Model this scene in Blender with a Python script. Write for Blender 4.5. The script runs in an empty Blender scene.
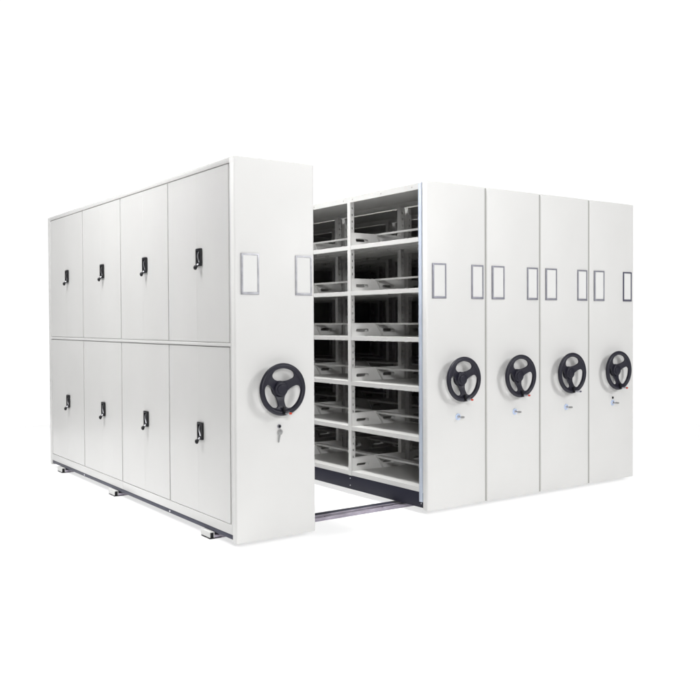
import bpy, bmesh, math
from mathutils import Vector, Matrix
sc = bpy.context.scene
COL = sc.collection

# ------------------------------------------------------------------ materials
def nodes(name):
    m = bpy.data.materials.new(name); m.use_nodes = True
    nt = m.node_tree
    return m, nt, nt.nodes['Principled BSDF']

def metal_paint(name, col, rough=.34, coat=.25, var=.02, bump=.02, metallic=0.0, scale=2.2, spec=.5):
    m, nt, b = nodes(name)
    N, L = nt.nodes, nt.links
    tc = N.new('ShaderNodeTexCoord')
    n1 = N.new('ShaderNodeTexNoise'); n1.inputs['Scale'].default_value = scale; n1.inputs['Detail'].default_value = 4
    L.new(tc.outputs['Object'], n1.inputs['Vector'])
    mr = N.new('ShaderNodeMapRange'); mr.inputs['From Min'].default_value = .3; mr.inputs['From Max'].default_value = .7
    mr.inputs['To Min'].default_value = 1 - var; mr.inputs['To Max'].default_value = 1 + var
    L.new(n1.outputs['Fac'], mr.inputs['Value'])
    vm = N.new('ShaderNodeVectorMath'); vm.operation = 'SCALE'; vm.inputs[0].default_value = col
    L.new(mr.outputs['Result'], vm.inputs['Scale']); L.new(vm.outputs['Vector'], b.inputs['Base Color'])
    n2 = N.new('ShaderNodeTexNoise'); n2.inputs['Scale'].default_value = 900; n2.inputs['Detail'].default_value = 2
    L.new(tc.outputs['Object'], n2.inputs['Vector'])
    bp = N.new('ShaderNodeBump'); bp.inputs['Strength'].default_value = bump; bp.inputs['Distance'].default_value = .001
    L.new(n2.outputs['Fac'], bp.inputs['Height'])
    # very slight long-wave waviness of sheet metal
    mp = N.new('ShaderNodeMapping'); mp.inputs['Scale'].default_value = (1, 1, .25)
    L.new(tc.outputs['Object'], mp.inputs['Vector'])
    n3 = N.new('ShaderNodeTexNoise'); n3.inputs['Scale'].default_value = 6; n3.inputs['Detail'].default_value = 1
    L.new(mp.outputs['Vector'], n3.inputs['Vector'])
    b2 = N.new('ShaderNodeBump'); b2.inputs['Strength'].default_value = .12; b2.inputs['Distance'].default_value = .006
    L.new(n3.outputs['Fac'], b2.inputs['Height']); L.new(bp.outputs['Normal'], b2.inputs['Normal'])
    L.new(b2.outputs['Normal'], b.inputs['Normal'])
    b.inputs['Roughness'].default_value = rough; b.inputs['Metallic'].default_value = metallic
    b.inputs['Coat Weight'].default_value = coat; b.inputs['Coat Roughness'].default_value = .18
    b.inputs['Specular IOR Level'].default_value = spec
    return m

WHITE = metal_paint('white_powder_coat', (.652, .649, .638), rough=.52, coat=.06, spec=.35)
DOOR = metal_paint('door_powder_coat', (.540, .537, .528), rough=.36)
FRAME = metal_paint('frame_powder_coat', (.540, .537, .528), rough=.36)
POST = metal_paint('post_powder_coat', (.55, .547, .535), rough=.4, coat=.1)
SHELF = metal_paint('shelf_powder_coat', (.53, .527, .515), rough=.42, coat=.1)
NAVY = metal_paint('dark_navy_paint', (.013, .013, .023), rough=.55, coat=0, spec=.25, var=.12)
BASE = metal_paint('grey_navy_paint', (.050, .052, .075), rough=.5, coat=0, spec=.3, var=.1)
PLASTIC = metal_paint('charcoal_plastic', (.011, .0105, .020), rough=.42, coat=.0, spec=.38, bump=.15, var=.08)
BLACK = metal_paint('black_plastic', (.006, .006, .008), rough=.4, coat=0, spec=.3, bump=.05)
SILVER = metal_paint('brushed_silver', (.62, .62, .66), rough=.32, metallic=1, coat=0, var=.08)
KEYMETAL = metal_paint('key_nickel', (.36, .36, .36), rough=.35, metallic=.6, coat=0)
HOLDER = metal_paint('holder_aluminium', (.27, .27, .31), rough=.4, metallic=.35, coat=0, var=.1, scale=30)
HOLDER_L = metal_paint('holder_bright_aluminium', (.40, .40, .43), rough=.38, metallic=.3, coat=0, var=.16, scale=30)
HOLDER_D = metal_paint('holder_dark_steel', (.10, .10, .14), rough=.4, metallic=.3, coat=0, var=.1)
CARD = metal_paint('label_card', (.68, .68, .67), rough=.7, coat=0)
SEAL = metal_paint('grey_rubber_seal', (.33, .33, .31), rough=.7, coat=0)
FILM = metal_paint('pale_blue_film', (.46, .51, .60), rough=.3)
FILM2 = metal_paint('pale_blue_disc', (.52, .62, .82), rough=.4)
RED = metal_paint('orange_red_plastic', (.55, .05, .02), rough=.35)
RAIL = metal_paint('rail_steel', (.36, .33, .39), rough=.4, metallic=.35, coat=0, var=.2, scale=12)
RAILD = metal_paint('rail_dark_steel', (.03, .03, .045), rough=.4, coat=0, var=.2, scale=12)
CAPM = metal_paint('cap_white', (.55, .55, .54), rough=.5, coat=0)

# ------------------------------------------------------------------ helpers
def finish(name, bm, mats, parent=None, smooth=False):
    me = bpy.data.meshes.new(name)
    bmesh.ops.recalc_face_normals(bm, faces=bm.faces)
    bm.to_mesh(me); bm.free()
    for m in (mats if isinstance(mats, (list, tuple)) else [mats]): me.materials.append(m)
    if smooth:
        me.shade_smooth()
        me.set_sharp_from_angle(angle=math.radians(38))
    o = bpy.data.objects.new(name, me); COL.objects.link(o)
    if parent: o.parent = parent
    return o

def box(bm, x0, x1, y0, y1, z0, z1, bev=0, mi=0, seg=2):
    t = bmesh.new()
    bmesh.ops.create_cube(t, size=1)
    for v in t.verts:
        v.co = Vector(((x0+x1)/2 + v.co.x*(x1-x0), (y0+y1)/2 + v.co.y*(y1-y0), (z0+z1)/2 + v.co.z*(z1-z0)))
    if bev: bmesh.ops.bevel(t, geom=list(t.edges), offset=bev, segments=seg, profile=.5, affect='EDGES')
    add(bm, t, mi)

def add(bm, t, mi=0):
    me = bpy.data.meshes.new('tmp')
    for f in t.faces: f.material_index = mi
    t.to_mesh(me); t.free(); bm.from_mesh(me); bpy.data.meshes.remove(me)

def cyl(bm, p, q, r0, r1=None, n=20, mi=0, bev=0):
    r1 = r0 if r1 is None else r1
    p, q = Vector(p), Vector(q); d = q-p
    t = bmesh.new()
    bmesh.ops.create_cone(t, cap_ends=True, segments=n, radius1=r0, radius2=r1, depth=d.length)
    if bev:
        es = [e for e in t.edges if abs(e.verts[0].co.z-e.verts[1].co.z) < 1e-6]
        bmesh.ops.bevel(t, geom=es, offset=bev, segments=3, profile=.5, affect='EDGES')
    M = Matrix.Translation((p+q)/2) @ d.to_track_quat('Z', 'Y').to_matrix().to_4x4()
    bmesh.ops.transform(t, matrix=M, verts=t.verts); add(bm, t, mi)

def plate(bm, outlines, thick, M, bevel=0, mi=0):
    """flat plate cut from closed outlines (first is the edge, the rest holes), mapped by matrix M (local xy = plate)"""
    cu = bpy.data.curves.new('tmp', 'CURVE'); cu.dimensions = '2D'; cu.fill_mode = 'BOTH'
    cu.extrude = thick/2 - bevel; cu.bevel_depth = bevel; cu.bevel_resolution = 2
    if bevel: cu.offset = -bevel
    for pts in outlines:
        s = cu.splines.new('POLY'); s.points.add(len(pts)-1); s.use_cyclic_u = True
        for a, p in zip(s.points, pts): a.co = (p[0], p[1], 0, 1)
    o = bpy.data.objects.new('tmp', cu); COL.objects.link(o)
    dg = bpy.context.evaluated_depsgraph_get()
    me = bpy.data.meshes.new_from_object(o.evaluated_get(dg))
    t = bmesh.new(); t.from_mesh(me)
    bmesh.ops.remove_doubles(t, verts=t.verts, dist=1e-5)
    bmesh.ops.transform(t, matrix=M, verts=t.verts); add(bm, t, mi)
    bpy.data.objects.remove(o); bpy.data.curves.remove(cu); bpy.data.meshes.remove(me)

def prism_z(bm, pts, z0, z1, mi=0):
    t = bmesh.new()
    f = t.faces.new([t.verts.new((x, y, z0)) for x, y in pts])
    r = bmesh.ops.extrude_face_region(t, geom=[f])
    bmesh.ops.translate(t, vec=(0, 0, z1-z0), verts=[v for v in r['geom'] if isinstance(v, bmesh.types.BMVert)])
    add(bm, t, mi)

def thing(name, loc, label, cat, group=None):
    o = bpy.data.objects.new(name, None); COL.objects.link(o); o.location = loc; o.empty_display_size = .1
    o['label'] = label; o['category'] = cat
    if group: o['group'] = group
    return o

XZ = Matrix(((1, 0, 0, 0), (0, 0, -1, 0), (0, 1, 0, 0), (0, 0, 0, 1)))     # plate xy -> world xz, facing -y

# ------------------------------------------------------------------ front end panel of a unit
Z0, ZT = .05, 2.35
def end_panel(root, w, top, rl=.012, rr=.012, y0=0.0, y1=.05, flip=False):
    """folded tray: rounded vertical corners towards the operator; slightly proud middle strip"""
    pts = []
    n = 10
    pts.append((.0, y1))
    for i in range(n+1):
        a = math.pi + (math.pi/2)*i/n
        pts.append((rl+rl*math.cos(a), y0+rl+rl*math.sin(a)))
    if w > .3: pts = [(x, y+.006 if y < y1-.002 else y) for x, y in pts] + [(w*.335-.006, y0+.0004), (w*.335+.004, y0), (w*.70-.004, y0), (w*.70+.006, y0+.0004)]
    for i in range(n+1):
        a = 1.5*math.pi + (math.pi/2)*i/n
        pts.append((w-rr+rr*math.cos(a), y0+.006+rr+rr*math.sin(a)))
    pts.append((w, y1))
    if flip: pts = [(x, 2*y1-y) for x, y in pts]
    bm = bmesh.new(); prism_z(bm, pts, Z0, top)
    hz = [e for e in bm.edges if abs(e.verts[0].co.z-e.verts[1].co.z) < 1e-6]
    bmesh.ops.bevel(bm, geom=hz, offset=.0022, segments=2, profile=.5, affect='EDGES')
    return finish('end_panel', bm, WHITE, root, True)

def label_holder(root, x0, z0, x1, z1, mat):
    bm = bmesh.new()
    b = .0115
    o = [(x0, z0), (x1, z0), (x1, z1), (x0, z1)]
    i = [(x0+b, z0+b*1.35), (x1-b, z0+b*1.35), (x1-b, z1-b), (x0+b, z1-b)]
    plate(bm, [o, i], .0125, Matrix.Translation((0, .00025, 0)) @ XZ, .0012)
    # small raised finger lip at the foot of the frame
    box(bm, x0+.002, x1-.002, -.0085, -.0055, z0+.002, z0+.012, .001)
    h = finish('label_holder', bm, mat, root, True)
    bm = bmesh.new(); box(bm, x0+b-.001, x1-b+.001, -.0028, .0056, z0+b, z1-b+.001)
    finish('label_card', bm, CARD, h)

def hand_wheel(root, cx, cz, rot=0.0, tip=RED):
    R = .1605; yr = -.058; yh = -.026
    bm = bmesh.new()
    # rim
    t = bmesh.new(); M, m = 64, 16; Rm, rm = R-.0165, .0165
    vs = [[t.verts.new(((Rm+rm*math.cos(b))*math.cos(a), rm*.95*math.sin(b), (Rm+rm*math.cos(b))*math.sin(a)))
           for b in [2*math.pi*j/m for j in range(m)]] for a in [2*math.pi*i/M for i in range(M)]]
    for i in range(M):
        for j in range(m):
            t.faces.new((vs[i][j], vs[(i+1) % M][j], vs[(i+1) % M][(j+1) % m], vs[i][(j+1) % m]))
    bmesh.ops.translate(t, vec=(cx, yr, cz), verts=t.verts); add(bm, t)
    # dished web with three rounded windows
    circ = lambda r, n: [(r*math.cos(2*math.pi*i/n), r*math.sin(2*math.pi*i/n)) for i in range(n)]
    holes = []
    for k in range(3):
        th = math.radians(90-120*k)+rot
        pts = []
        for i in range(48):
            a = 2*math.pi*i/48
            ca, sa = math.cos(a), math.sin(a)
            e = .80
            u = math.copysign(abs(ca)**e, ca); v = math.copysign(abs(sa)**e, sa)
            r = .091+.041*v
            ang = th+math.radians(44+6*v)*u
            pts.append((r*math.cos(ang), r*math.sin(ang)))
        holes.append(pts)
    w = bmesh.new()
    plate(w, [circ(.146, 72)]+holes+[circ(.030, 32)], .013, XZ, .004)
    for it in range(4):
        bmesh.ops.triangulate(w, faces=w.faces)
        bmesh.ops.subdivide_edges(w, edges=[e for e in w.edges if e.calc_length() > .014], cuts=1)
    bmesh.ops.triangulate(w, faces=w.faces)
    for v in w.verts:
        r = math.hypot(v.co.x, v.co.z)
        s = min(max((r-.04)/.09, 0), 1); s = s*s*(3-2*s)
        v.co.y += yh+(yr-yh)*s
    bmesh.ops.translate(w, vec=(cx, 0, cz), verts=w.verts); add(bm, w)
    wheel = finish('hand_wheel', bm, PLASTIC, root, True)
    # hub boss, neck to the panel
    bm = bmesh.new()
    cyl(bm, (cx, -.0005, cz), (cx, -.008, cz), .050, .048, 40, bev=.002)
    cyl(bm, (cx, -.003, cz), (cx, -.024, cz), .036, .036, 32)
    cyl(bm, (cx, -.016, cz), (cx, -.047, cz), .053, .043, 40, bev=.005)
    cyl(bm, (cx, -.045, cz), (cx, -.053, cz), .031, .028, 32, bev=.003)
    finish('hub', bm, PLASTIC, wheel, True)
    # folding crank grip at the foot of the rim
    bm = bmesh.new()
    gx, gz = cx-.002, cz-R+.017
    box(bm, gx-.007, gx+.007, yr-.022, yr-.012, gz-.010, gz+.040, .002, 1)
    cyl(bm, (gx, yr-.015, gz), (gx+.004, yr-.030, gz+.001), .010, .010, 20, 1, .002)
    cyl(bm, (gx+.004, yr-.030, gz+.001), (gx+.010, yr-.068, gz+.002), .0075, .0085, 20, 0, .002)
    cyl(bm, (gx+.010, yr-.066, gz+.002), (gx+.012, yr-.082, gz+.003), .0072, .0062, 20, 2, .002)
    finish('crank_grip', bm, [SILVER, BLACK, tip], wheel, True)
    return wheel

# ------------------------------------------------------------------ shelving carcass (open towards -x in local coordinates)
DEP = 3.697
POSTS = [.052, .910, 1.805, 2.700, 3.612]           # y of each post's near face
LEV = [.207, .559, .911, 1.263, 1.612, 1.968]
BW = .540
def carcass(root, mirror=False, levels=LEV, back=None, x_off=0.0, bw=BW, film=True, ytop=2.343):
    fx = (lambda x: x_off + (bw-x if mirror else x))
    def bx(bm, x0, x1, y0, y1, z0, z1, bev=0, mi=0):
        a, b = sorted((fx(x0), fx(x1))); box(bm, a, b, y0, y1, z0, z1, bev, mi)
    # plinth
    bm = bmesh.new()
    bx(bm, .003, .030, .055, DEP-.055, .065, .172, .002)
    bx(bm, bw-.030, bw-.003, .055, DEP-.055, .065, .172, .002)
    for y in (.0525, DEP/2, DEP-.0805): bx(bm, .031, bw-.031, y, y+.028, .07, .165)
    plinth = finish('plinth', bm, NAVY, root, True)
    screw = None
    for y in (.072, .93, 1.825, 2.72):
        for z in (.150, .095):
            a = fx(.003); s = 1 if mirror else -1
            if screw is None:
                bm = bmesh.new(); cyl(bm, (-s*.002, 0, 0), (s*.0035, 0, 0), .0055, .0045, 12)
                screw = finish('screw', bm, SILVER, plinth, True)
            else:
                screw = screw.copy(); COL.objects.link(screw)
            screw.location = (a, y, z)
    # posts: folded channel, perforated web facing along the aisle
    for k, y in enumerate(POSTS):
        wd = .033 if k in (0, 4) else .040
        for (xa, xb) in ((.0, .036), (bw-.040, bw-.0)):
            bm = bmesh.new()
            c0 = (xb-xa)*.52
            zs = [.172]
            for i in range(41): zs += [.172+.036+i*.051, .172+.054+i*.051]
            zs.append(2.306)
            for yy in (y+.0008, y+wd-.0008):
              for yy in (yy-.0006, yy+.0006):
                t = bmesh.new()
                xs = [0, c0-.0038, c0+.0038, xb-xa]
                g = [[t.verts.new((fx(xa+x), yy, z)) for x in xs] for z in zs]
                for i in range(len(zs)-1):
                    for j in range(3):
                        if j == 1 and i % 2 == 1: continue
                        t.faces.new((g[i][j], g[i][j+1], g[i+1][j+1], g[i+1][j]))
                add(bm, t)
            bx(bm, xa-.0005, xa+.0015, y, y+wd, .172, 2.306, .0004)
            bx(bm, xb-.0015, xb+.0005, y, y+wd, .172, 2.306, .0004)
            finish('post', bm, POST, root)
    # top cover with fascias
    bm = bmesh.new()
    bx(bm, .002, bw-.002, .052, DEP-.052, ytop-.004, ytop)
    bx(bm, -.001, .003, .052, DEP-.052, 2.301, ytop-.0005, .001)
    bx(bm, bw-.003, bw+.001, .052, DEP-.052, 2.301, ytop-.0005, .001)
    bx(bm, .0035, .016, .055, DEP-.055, 2.3015, 2.3035)
    bx(bm, bw-.016, bw-.0035, .055, DEP-.055, 2.3015, 2.3035)
    for y in (.16, .52, .88, 1.0, 1.42, 1.78, 1.9, 2.3):
        a = fx(-.001); s = 1 if mirror else -1
        cyl(bm, (a-s*.001, y, 2.322), (a+s*.0022, y, 2.322), .006, .005, 12, 1)
    finish('top_cover', bm, [SHELF, SEAL], root)
    # shelves with retaining plates and the middle stop rail
    for z in levels:
        for b in range(4):
            ya = POSTS[b]+(.033 if b == 0 else .040)+.001; yb = POSTS[b+1]-.001
            bm = bmesh.new()
            bx(bm, .004, bw-.004, ya, yb, z-.002, z)
            bx(bm, .0015, .0035, ya, yb, z-.033, z, .0004)
            bx(bm, .0036, .016, ya, yb, z-.033, z-.031)
            bx(bm, bw-.0035, bw-.0015, ya, yb, z-.033, z, .0004)
            bx(bm, bw-.016, bw-.0036, ya, yb, z-.033, z-.031)
            for q in (.14, .27, .40): bx(bm, q, q+.018, ya+.002, yb-.002, z-.018, z-.0022)
            sh = finish('shelf', bm, SHELF, root)
            # retaining plates with hand slots at both ends of the bay
            for yy in (ya+.001, yb-.0025):
                def slot(c):
                    hw, hh = .060, .0130
                    p = []
                    for i in range(9):
                        a = -math.pi/2+math.pi*i/8; p.append((c+hw-hh+hh*math.cos(a), .045+hh*math.sin(a)))
                    for i in range(9):
                        a = math.pi/2+math.pi*i/8; p.append((c-hw+hh+hh*math.cos(a), .045+hh*math.sin(a)))
                    return p
                bm = bmesh.new()
                for outl, c in (([(.006, .001), (.300, .001), (.241, .101), (.006, .101)], .108),
                                ([(.304, .001), (.534, .001), (.534, .101), (.246, .101)], .371)):
                    t = bmesh.new(); plate(t, [outl, slot(c)], .0015, XZ)
                    for v in t.verts: v.co = Vector((fx(v.co.x), v.co.y+yy, v.co.z+z))
                    add(bm, t)
                finish('retaining_plate', bm, WHITE, sh)
            bm = bmesh.new()
            bx(bm, .238, .296, ya+.004, yb-.005, z+.100, z+.102)
            bx(bm, .237, .239, ya+.004, yb-.005, z+.088, z+.1025, .0004)
            bx(bm, .295, .297, ya+.004, yb-.005, z+.094, z+.1015, .0004)
            # folded gussets at both ends
            for yy, s in ((ya+.004, 1), (yb-.005, -1)):
                t = bmesh.new()
                P = [(.240, .099), (.250, .099), (.305, .003), (.295, .003)]
                f = [t.verts.new((fx(x), yy, z+h)) for x, h in P] + [t.verts.new((fx(x), yy+s*.016, z+h)) for x, h in P]
                for q in ((0, 1, 2, 3), (7, 6, 5, 4), (0, 4, 5, 1), (1, 5, 6, 2), (2, 6, 7, 3), (3, 7, 4, 0)):
                    t.faces.new([f[i] for i in q])
                add(bm, t)
            finish('stop_rail', bm, SHELF, sh)
    if film:
        bm = bmesh.new()
        a = fx(-.0025); b_ = fx(-.010); a, b_ = sorted((a, b_))
        box(bm, a, b_, .0535, .083, .108, 2.338, .003)
        box(bm, a+.002, b_+.0, .0505, .0525, .108, 2.346, .0)
        finish('edge_strip', bm, FILM, root, True)

def far_panel(root, w, top):
    bm = bmesh.new(); box(bm, 0, w, DEP-.05, DEP, Z0, top, .003)
    finish('rear_panel', bm, FRAME, root, True)

# ------------------------------------------------------------------ left: cabinet with doors
cab = thing('filing_cabinet', (0, 0, .02),
            'long white steel cabinet with two rows of locked doors, left of the aisle', 'cabinet')
W1 = .565; CT = 2.361
end_panel(cab, W1, CT); far_panel(cab, W1, CT)
label_holder(cab, .041, 1.541, .161, 1.788, HOLDER_L)
label_holder(cab, .420, 1.541, .541, 1.788, HOLDER_L)
hand_wheel(cab, .290, .966, rot=math.radians(-3))
# lock below the wheel, key hanging from it
bm = bmesh.new()
cyl(bm, (.297, .0, .735), (.297, -.006, .735), .0135, .0125, 24, 0, .001)
cyl(bm, (.297, -.006, .735), (.297, -.010, .735), .009, .008, 24, 1, .001)
lock = finish('lock', bm, [HOLDER, BLACK], cab, True)
def key_shape(bm, M, L=.058, r=.016):
    circ = [(r*math.cos(2*math.pi*i/24), r*1.12*math.sin(2*math.pi*i/24)) for i in range(24)]
    hole = [(.004*math.cos(2*math.pi*i/12)-.004, .004*math.sin(2*math.pi*i/12)+.008) for i in range(12)]
    plate(bm, [circ, hole], .003, M @ XZ, .0006)
    blade = [(-.006, -r+.002), (.005, -r+.002), (.005, -r-L*.3), (.003, -r-L*.4), (.005, -r-L*.5), (.003, -r-L*.65), (.005, -r-L*.8), (0, -r-L), (-.006, -r-L*.9)]
    plate(bm, [blade], .0026, M @ XZ)
bm = bmesh.new()
key_shape(bm, Matrix.Translation((.300, -.0085, .700)) @ Matrix.Rotation(math.radians(10), 4, 'Y'), .050, .0165)
cyl(bm, (.297, -.006, .728), (.300, -.009, .714), .0016, n=8)
finish('key', bm, KEYMETAL, lock, True)

# frame round the doors (x = 0 face)
ys = [.084, .965, 1.851, 2.729, 3.628]
bm = bmesh.new()
F = .022
def fr(y0, y1, z0, z1, b=.0015, mi=0): box(bm, .0, F, y0, y1, z0, z1, b, mi)
fr(.0505, .066, .096, 2.3605)
fr(3.6315, DEP-.0505, .096, 2.3605)
fr(.0665, 3.631, 2.329, 2.3605)
fr(.0665, 3.631, 1.2285, 1.2505)
fr(.0665, 1.8480, .096, .1545); fr(1.8495, 3.631, .096, .1545)
box(bm, F+.0005, F+.004, .051, DEP-.051, .097, 2.36)        # inner liner behind the door gaps
finish('door_frame', bm, [FRAME], cab, True)
bm = bmesh.new()
box(bm, .006, .030, .051, DEP-.051, .065, .0955, .002)
for y in (.98, 2.75):
    cyl(bm, (.0065, y, .079), (.002, y, .079), .007, .006, 12, 1)
finish('base_rail', bm, [BASE, SILVER], cab, True)
def handle(door, yh, zt):
    bm = bmesh.new()
    y0, y1, z0, z1 = yh, yh+.073, zt-.112, zt
    YZ = Matrix(((0, 0, 1, 0), (1, 0, 0, 0), (0, 1, 0, 0), (0, 0, 0, 1)))
    def rr(a, b, c, d, r, n=5):
        P = []
        for (cx, cz, s) in ((b-r, c+r, -90), (b-r, d-r, 0), (a+r, d-r, 90), (a+r, c+r, 180)):
            for i in range(n+1):
                t = math.radians(s+90*i/n); P.append((cx+r*math.cos(t), cz+r*math.sin(t)))
        return P
    plate(bm, [rr(y0, y1, z0, z1, .006), rr(y0+.014, y1-.014, z0+.022, z1-.014, .006)], .012, Matrix.Translation((-.0055, 0, 0)) @ YZ, .002)
    box(bm, -.0025, -.0005, y0+.012, y1-.012, z0+.018, z1-.012, 0, 0)
    # pull lever, a slim curved silver tongue
    t = bmesh.new(); ring = []
    for i in range(11):
        s = i/10; z = z1-.020-s*.068; yc = (y0+y1)/2+.0035*math.sin(s*5.5)+.002; x = -.006-.005*math.sin(s*math.pi)
        hw = .010-.003*abs(s-.5)
        ring.append([t.verts.new((x, yc-hw, z)), t.verts.new((x-.003, yc, z)), t.verts.new((x, yc+hw, z)), t.verts.new((x+.004, yc, z))])
    for a, b in zip(ring, ring[1:]):
        for j in range(4): t.faces.new((a[j], a[(j+1) % 4], b[(j+1) % 4], b[j]))
    t.faces.new(ring[0]); t.faces.new(ring[-1][::-1]); add(bm, t, 1)
    cyl(bm, (-.010, (y0+y1)/2, z0+.011), (-.0135, (y0+y1)/2, z0+.011), .0065, .006, 16, 1, .0008)
    finish('handle', bm, [BLACK, SILVER], door, True)
    # key left in the barrel, black bow hanging outwards
    bm = bmesh.new()
    kx, ky, kz = -.024, y1-.042, z0+.012
    cyl(bm, (-.0135, ky-.006, kz), (kx, ky-.002, kz-.004), .0028, .0028, 10, 1)
    cyl(bm, (kx-.002, ky+.006, kz-.006), (kx+.004, ky-.004, kz-.019), .004, .004, 10, 0)
    t = bmesh.new(); bmesh.ops.create_uvsphere(t, u_segments=16, v_segments=10, radius=1)
    bmesh.ops.transform(t, matrix=Matrix.Translation((kx-.006, ky+.006, kz-.022)) @ Matrix.Diagonal((.011, .017, .0155, 1)), verts=t.verts)
    add(bm, t, 0)
    finish('key', bm, [BLACK, SILVER], door, True)
for (z0, z1, zh) in ((1.2535, 2.3245, 1.846), (.158, 1.2235, .739)):
    for k in range(4):
        a = ys[k]+(.0 if k == 0 else .0075); b = ys[k+1]-(.0 if k == 3 else .0075)
        m = (a+b)/2
        for (p, q, has) in ((a, m-.0003, True), (m+.0003, b, False)):
            bm = bmesh.new(); box(bm, .002, .020, p, q, z0, z1, .0005, 0, 1)
            d = finish('door', bm, DOOR, cab, True)
            if has: handle(d, m-.083, zh)
for o in list(cab.children):
    pass
# aisle side of the same cabinet: shelves
carcass(cab, mirror=True, x_off=.030, bw=.520, film=False, ytop=2.352)

# ------------------------------------------------------------------ right: four shelving units
G = 'mobile shelving units pushed together in a block'
X0, PW = 1.495, .578
src = thing('shelving_unit', (X0, 0, .02),
            'white shelving unit with its empty shelves open to the aisle', 'shelving unit', G)
end_panel(src, PW-.0125, ZT)
far_panel(src, PW-.0125, ZT)
bm = bmesh.new(); box(bm, PW-.0124, PW-.0001, .012, .05, Z0+.002, ZT-.004, .001)
finish('rubber_seal', bm, SEAL, src)
label_holder(src, .049, 1.536, .174, 1.782, HOLDER)
label_holder(src, .419, 1.536, .536, 1.782, HOLDER)
hand_wheel(src, .290, .964)
def panel_lock(root, dark=False):
    bm = bmesh.new()
    cyl(bm, (.285, 0, .693), (.285, -.004, .693), .024, .023, 32, 0, .001)
    cyl(bm, (.285, -.004, .693), (.285, -.012, .693), .012, .011, 24, 1, .001)
    if dark: cyl(bm, (.286, -.0, .735), (.286, -.006, .735), .010, .009, 20, 2, .001)
    l = finish('lock', bm, [FILM2, SILVER, BLACK], root, True)
    bm = bmesh.new()
    cyl(bm, (.285, -.012, .693), (.287, -.030, .694), .003, n=10)
    box(bm, .281, .297, -.060, -.028, .687, .701, .004)
    finish('key', bm, KEYMETAL, l, True)
panel_lock(src)
carcass(src)

def copy_tree(o, parent=None):
    c = o.copy(); COL.objects.link(c); c.parent = parent
    for ch in list(o.children): copy_tree(ch, c)
    return c
labels = ['closed white unit pressed against the open-shelved one, second wheel panel from the aisle',
          'closed white unit with a plain silver-brown crank tip, second from the right end',
          'closed white unit at the right end of the block, black dot above its key']
for i in (1, 2, 3):
    c = copy_tree(src); c.location = (X0+PW*i, 0, .02); c['label'] = labels[i-1]
    for ch in list(c.children):
        n = ch.name.split('.')[0]
        if n == 'edge_strip': bpy.data.objects.remove(ch); continue
        if i == 2 and n == 'hand_wheel':
            for g in ch.children:
                if g.name.startswith('crank_grip'):
                    g.data = g.data.copy(); g.data.materials[2] = HOLDER_D
        if i == 3:
            if n in ('end_panel', 'rubber_seal', 'lock') or n == 'label_holder':
                for g in list(ch.children): bpy.data.objects.remove(g)
                bpy.data.objects.remove(ch)
    if i == 3:
        end_panel(c, PW-.004, ZT, rr=.014)
        label_holder(c, .049, 1.536, .174, 1.782, HOLDER)
        label_holder(c, .419, 1.536, .532, 1.782, HOLDER_D)
        panel_lock(c, True)
        bm = bmesh.new(); box(bm, .552, PW-.006, .0505, DEP-.0505, .06, 2.345, .003)
        finish('side_panel', bm, WHITE, c, True)

# things were modelled from z = 0 upwards but stand on the track at z = .02
for r in [o for o in COL.objects if o.parent is None and o.type == 'EMPTY']:
    for ch in r.children: ch.location.z -= .02

# ------------------------------------------------------------------ floor tracks
FZ = .02
def track(yc, label, w=.125):
    root = thing('floor_track', (0, yc, FZ), label, 'rail', 'steel tracks under the cabinets')
    a, b = -w/2, w/2; x0, x1 = .012, X0+4*PW-.03
    bm = bmesh.new()
    box(bm, x0, x1, a, b, .0002, .006, .001)
    box(bm, x0, x1, a, a+.026, .0062, .024, .003)
    finish('track_bed', bm, RAIL, root, True)
    bm = bmesh.new()
    box(bm, x0, x1, a+.0265, a+.055, .0062, .014, .001)
    box(bm, x0, x1, b-.056, b, .0062, .029, .003)
    finish('track_channel', bm, RAILD, root, True)
    bm = bmesh.new()
    box(bm, x0, x1, a+.0555, a+.066, .0062, .028, .003)
    for i in range(7):
        cyl(bm, (.35+.5*i, a+.013, .024), (.35+.5*i, a+.013, .0255), .006, n=12, mi=1)
    finish('track_rail', bm, [RAIL, RAILD], root, True)
    # boxed end that sticks out past the cabinet
    bm = bmesh.new()
    box(bm, -.022, -.018, a-.001, b+.001, .010, .0455, .001)
    box(bm, -.0175, .011, a-.001, b+.001, .0405, .0455, .001)
    box(bm, -.0175, .011, b-.003, b+.001, .010, .040, .001)
    box(bm, .006, .011, a, b-.004, .008, .040, .001)
    box(bm, -.022, .060, a, a+.045, .0004, .008, .001, 1)
    box(bm, -.022, .060, a+.055, b, .0004, .008, .001, 1)
    box(bm, -.0172, .006, a+.006, b-.004, .0085, .0395, 0, 1)  # black block stands in for the dark inside the hollow end
    finish('end_stop', bm, [CAPM, BLACK], root, True)
track(.378, 'grey steel floor track crossing the open aisle, its boxed end sticking out nearest the front')
track(2.032, 'floor track whose boxed end sticks out under the middle of the door side')
track(3.350, 'floor track whose boxed end sticks out farthest back under the door side')

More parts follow.
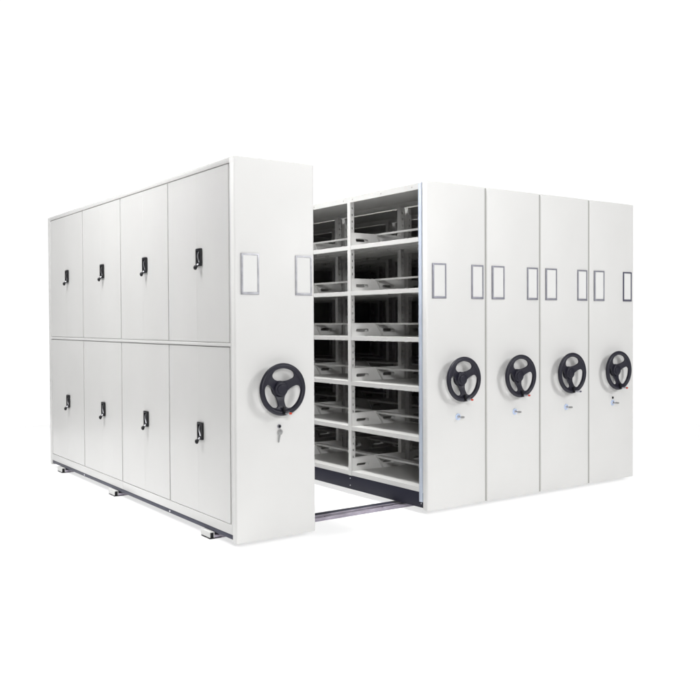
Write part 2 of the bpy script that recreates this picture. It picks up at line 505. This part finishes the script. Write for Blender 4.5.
# ------------------------------------------------------------------ floor: made-up translucent white sheet, lit by an added lamp below to stay white
m = bpy.data.materials.new('translucent_white_floor'); m.use_nodes = True
nt = m.node_tree; nt.nodes.clear()
out = nt.nodes.new('ShaderNodeOutputMaterial')
tr = nt.nodes.new('ShaderNodeBsdfTranslucent'); tr.inputs['Color'].default_value = (.94, .94, .94, 1)
df = nt.nodes.new('ShaderNodeBsdfDiffuse'); df.inputs['Color'].default_value = (.94, .94, .94, 1)
nz = nt.nodes.new('ShaderNodeTexNoise'); nz.inputs['Scale'].default_value = 3
mrr = nt.nodes.new('ShaderNodeMapRange'); mrr.inputs['To Min'].default_value = .48; mrr.inputs['To Max'].default_value = .52
mx = nt.nodes.new('ShaderNodeMixShader')
nt.links.new(nz.outputs['Fac'], mrr.inputs['Value']); nt.links.new(mrr.outputs['Result'], mx.inputs['Fac'])
nt.links.new(tr.outputs['BSDF'], mx.inputs[1]); nt.links.new(df.outputs['BSDF'], mx.inputs[2])
nt.links.new(mx.outputs['Shader'], out.inputs['Surface'])
bm = bmesh.new()
t = bmesh.new(); bmesh.ops.create_circle(t, cap_ends=True, segments=96, radius=5.8); bmesh.ops.translate(t, vec=(2, 1.5, FZ), verts=t.verts); add(bm, t)
fl = finish('floor', bm, m); fl['kind'] = 'structure'

# ------------------------------------------------------------------ light
def area(name, loc, target, size, power, col=(1, 1, 1), sy=None, spread=180):
    l = bpy.data.lights.new(name, 'AREA'); l.energy = power; l.color = col; l.size = size; l.spread = math.radians(spread)
    if sy: l.shape = 'RECTANGLE'; l.size_y = sy
    o = bpy.data.objects.new(name, l); COL.objects.link(o); o.location = loc
    o.rotation_euler = (Vector(target)-Vector(loc)).to_track_quat('-Z', 'Y').to_euler()
    return o
UNDER, KEY, FILLL, TOP, FRONT = 4500, 222, 112, 46, 210
area('under_floor_whitener', (2, 1.5, -2.5), (2, 1.5, 0), 34, UNDER, spread=180)  # unseen lamp added below the floor so it reads pure white
area('key_softbox', (5.0, -6.0, 3.9), (2.2, 0, 1.6), 2.0, KEY)
area('fill_softbox', (2.2, -3.3, 6.2), (2.0, 0, 1.9), 3.0, KEY*.3)
area('front_softbox', (-2.5, -6.2, 2.9), (1.5, .8, 1.1), 1.0, FRONT)
area('rear_floor_fill', (5.6, 5.2, 6), (6.2, 5.2, 0), 3, 130, spread=110)  # added unseen lamp, whitens the far floor behind the block
area('rear_floor_fill', (-3.4, 5.2, 6), (-3.8, 5.2, 0), 3, 190, spread=110)  # its left counterpart, also added to whiten the far floor
area('side_softbox', (-1.9, 1.9, 4.8), (0, 1.9, 2.3), 1.2, FILLL, sy=3.2, spread=120)
area('top_softbox', (-.5, .5, 7.8), (1.35, .95, 1.2), 1.0, TOP, spread=40)

w = bpy.data.worlds.new('World'); sc.world = w; w.use_nodes = True
nt = w.node_tree; bg = nt.nodes['Background']
tc = nt.nodes.new('ShaderNodeTexCoord')
dt = nt.nodes.new('ShaderNodeVectorMath'); dt.operation = 'DOT_PRODUCT'
dt.inputs[1].default_value = (.582, .813, 0)
mr = nt.nodes.new('ShaderNodeMapRange'); mr.interpolation_type = 'SMOOTHSTEP'
mr.inputs['From Min'].default_value = .56; mr.inputs['From Max'].default_value = .82
mr.inputs['To Min'].default_value = .10; mr.inputs['To Max'].default_value = 1.06
nt.links.new(tc.outputs['Generated'], dt.inputs[0]); nt.links.new(dt.outputs['Value'], mr.inputs['Value'])
nt.links.new(mr.outputs['Result'], bg.inputs['Strength']); bg.inputs['Color'].default_value = (1, 1, 1, 1)

# ------------------------------------------------------------------ camera
yaw, pitch, roll = -.6209, -.0196, -.0049
r0 = Vector((math.cos(yaw), math.sin(yaw), 0)); f0 = Vector((-math.sin(yaw), math.cos(yaw), 0)); u0 = Vector((0, 0, 1))
fwd = f0*math.cos(pitch)+u0*math.sin(pitch); up = u0*math.cos(pitch)-f0*math.sin(pitch)
rt = r0*math.cos(roll)+up*math.sin(roll); up2 = -r0*math.sin(roll)+up*math.cos(roll)
M = Matrix((rt, up2, -fwd)).transposed().to_4x4(); M.translation = (-2.4307, -4.5663, 1.3731)
cd = bpy.data.cameras.new('camera'); cam = bpy.data.objects.new('camera', cd); COL.objects.link(cam)
cam.matrix_world = M; cd.sensor_width = 36; cd.lens = 864.689/700*36; cd.shift_y = -10.957/700
cd.clip_start = .05; cd.clip_end = 200
sc.camera = cam
vs = sc.view_settings; vs.view_transform = 'Standard'; vs.look = 'None'; vs.exposure = 0; vs.gamma = 1
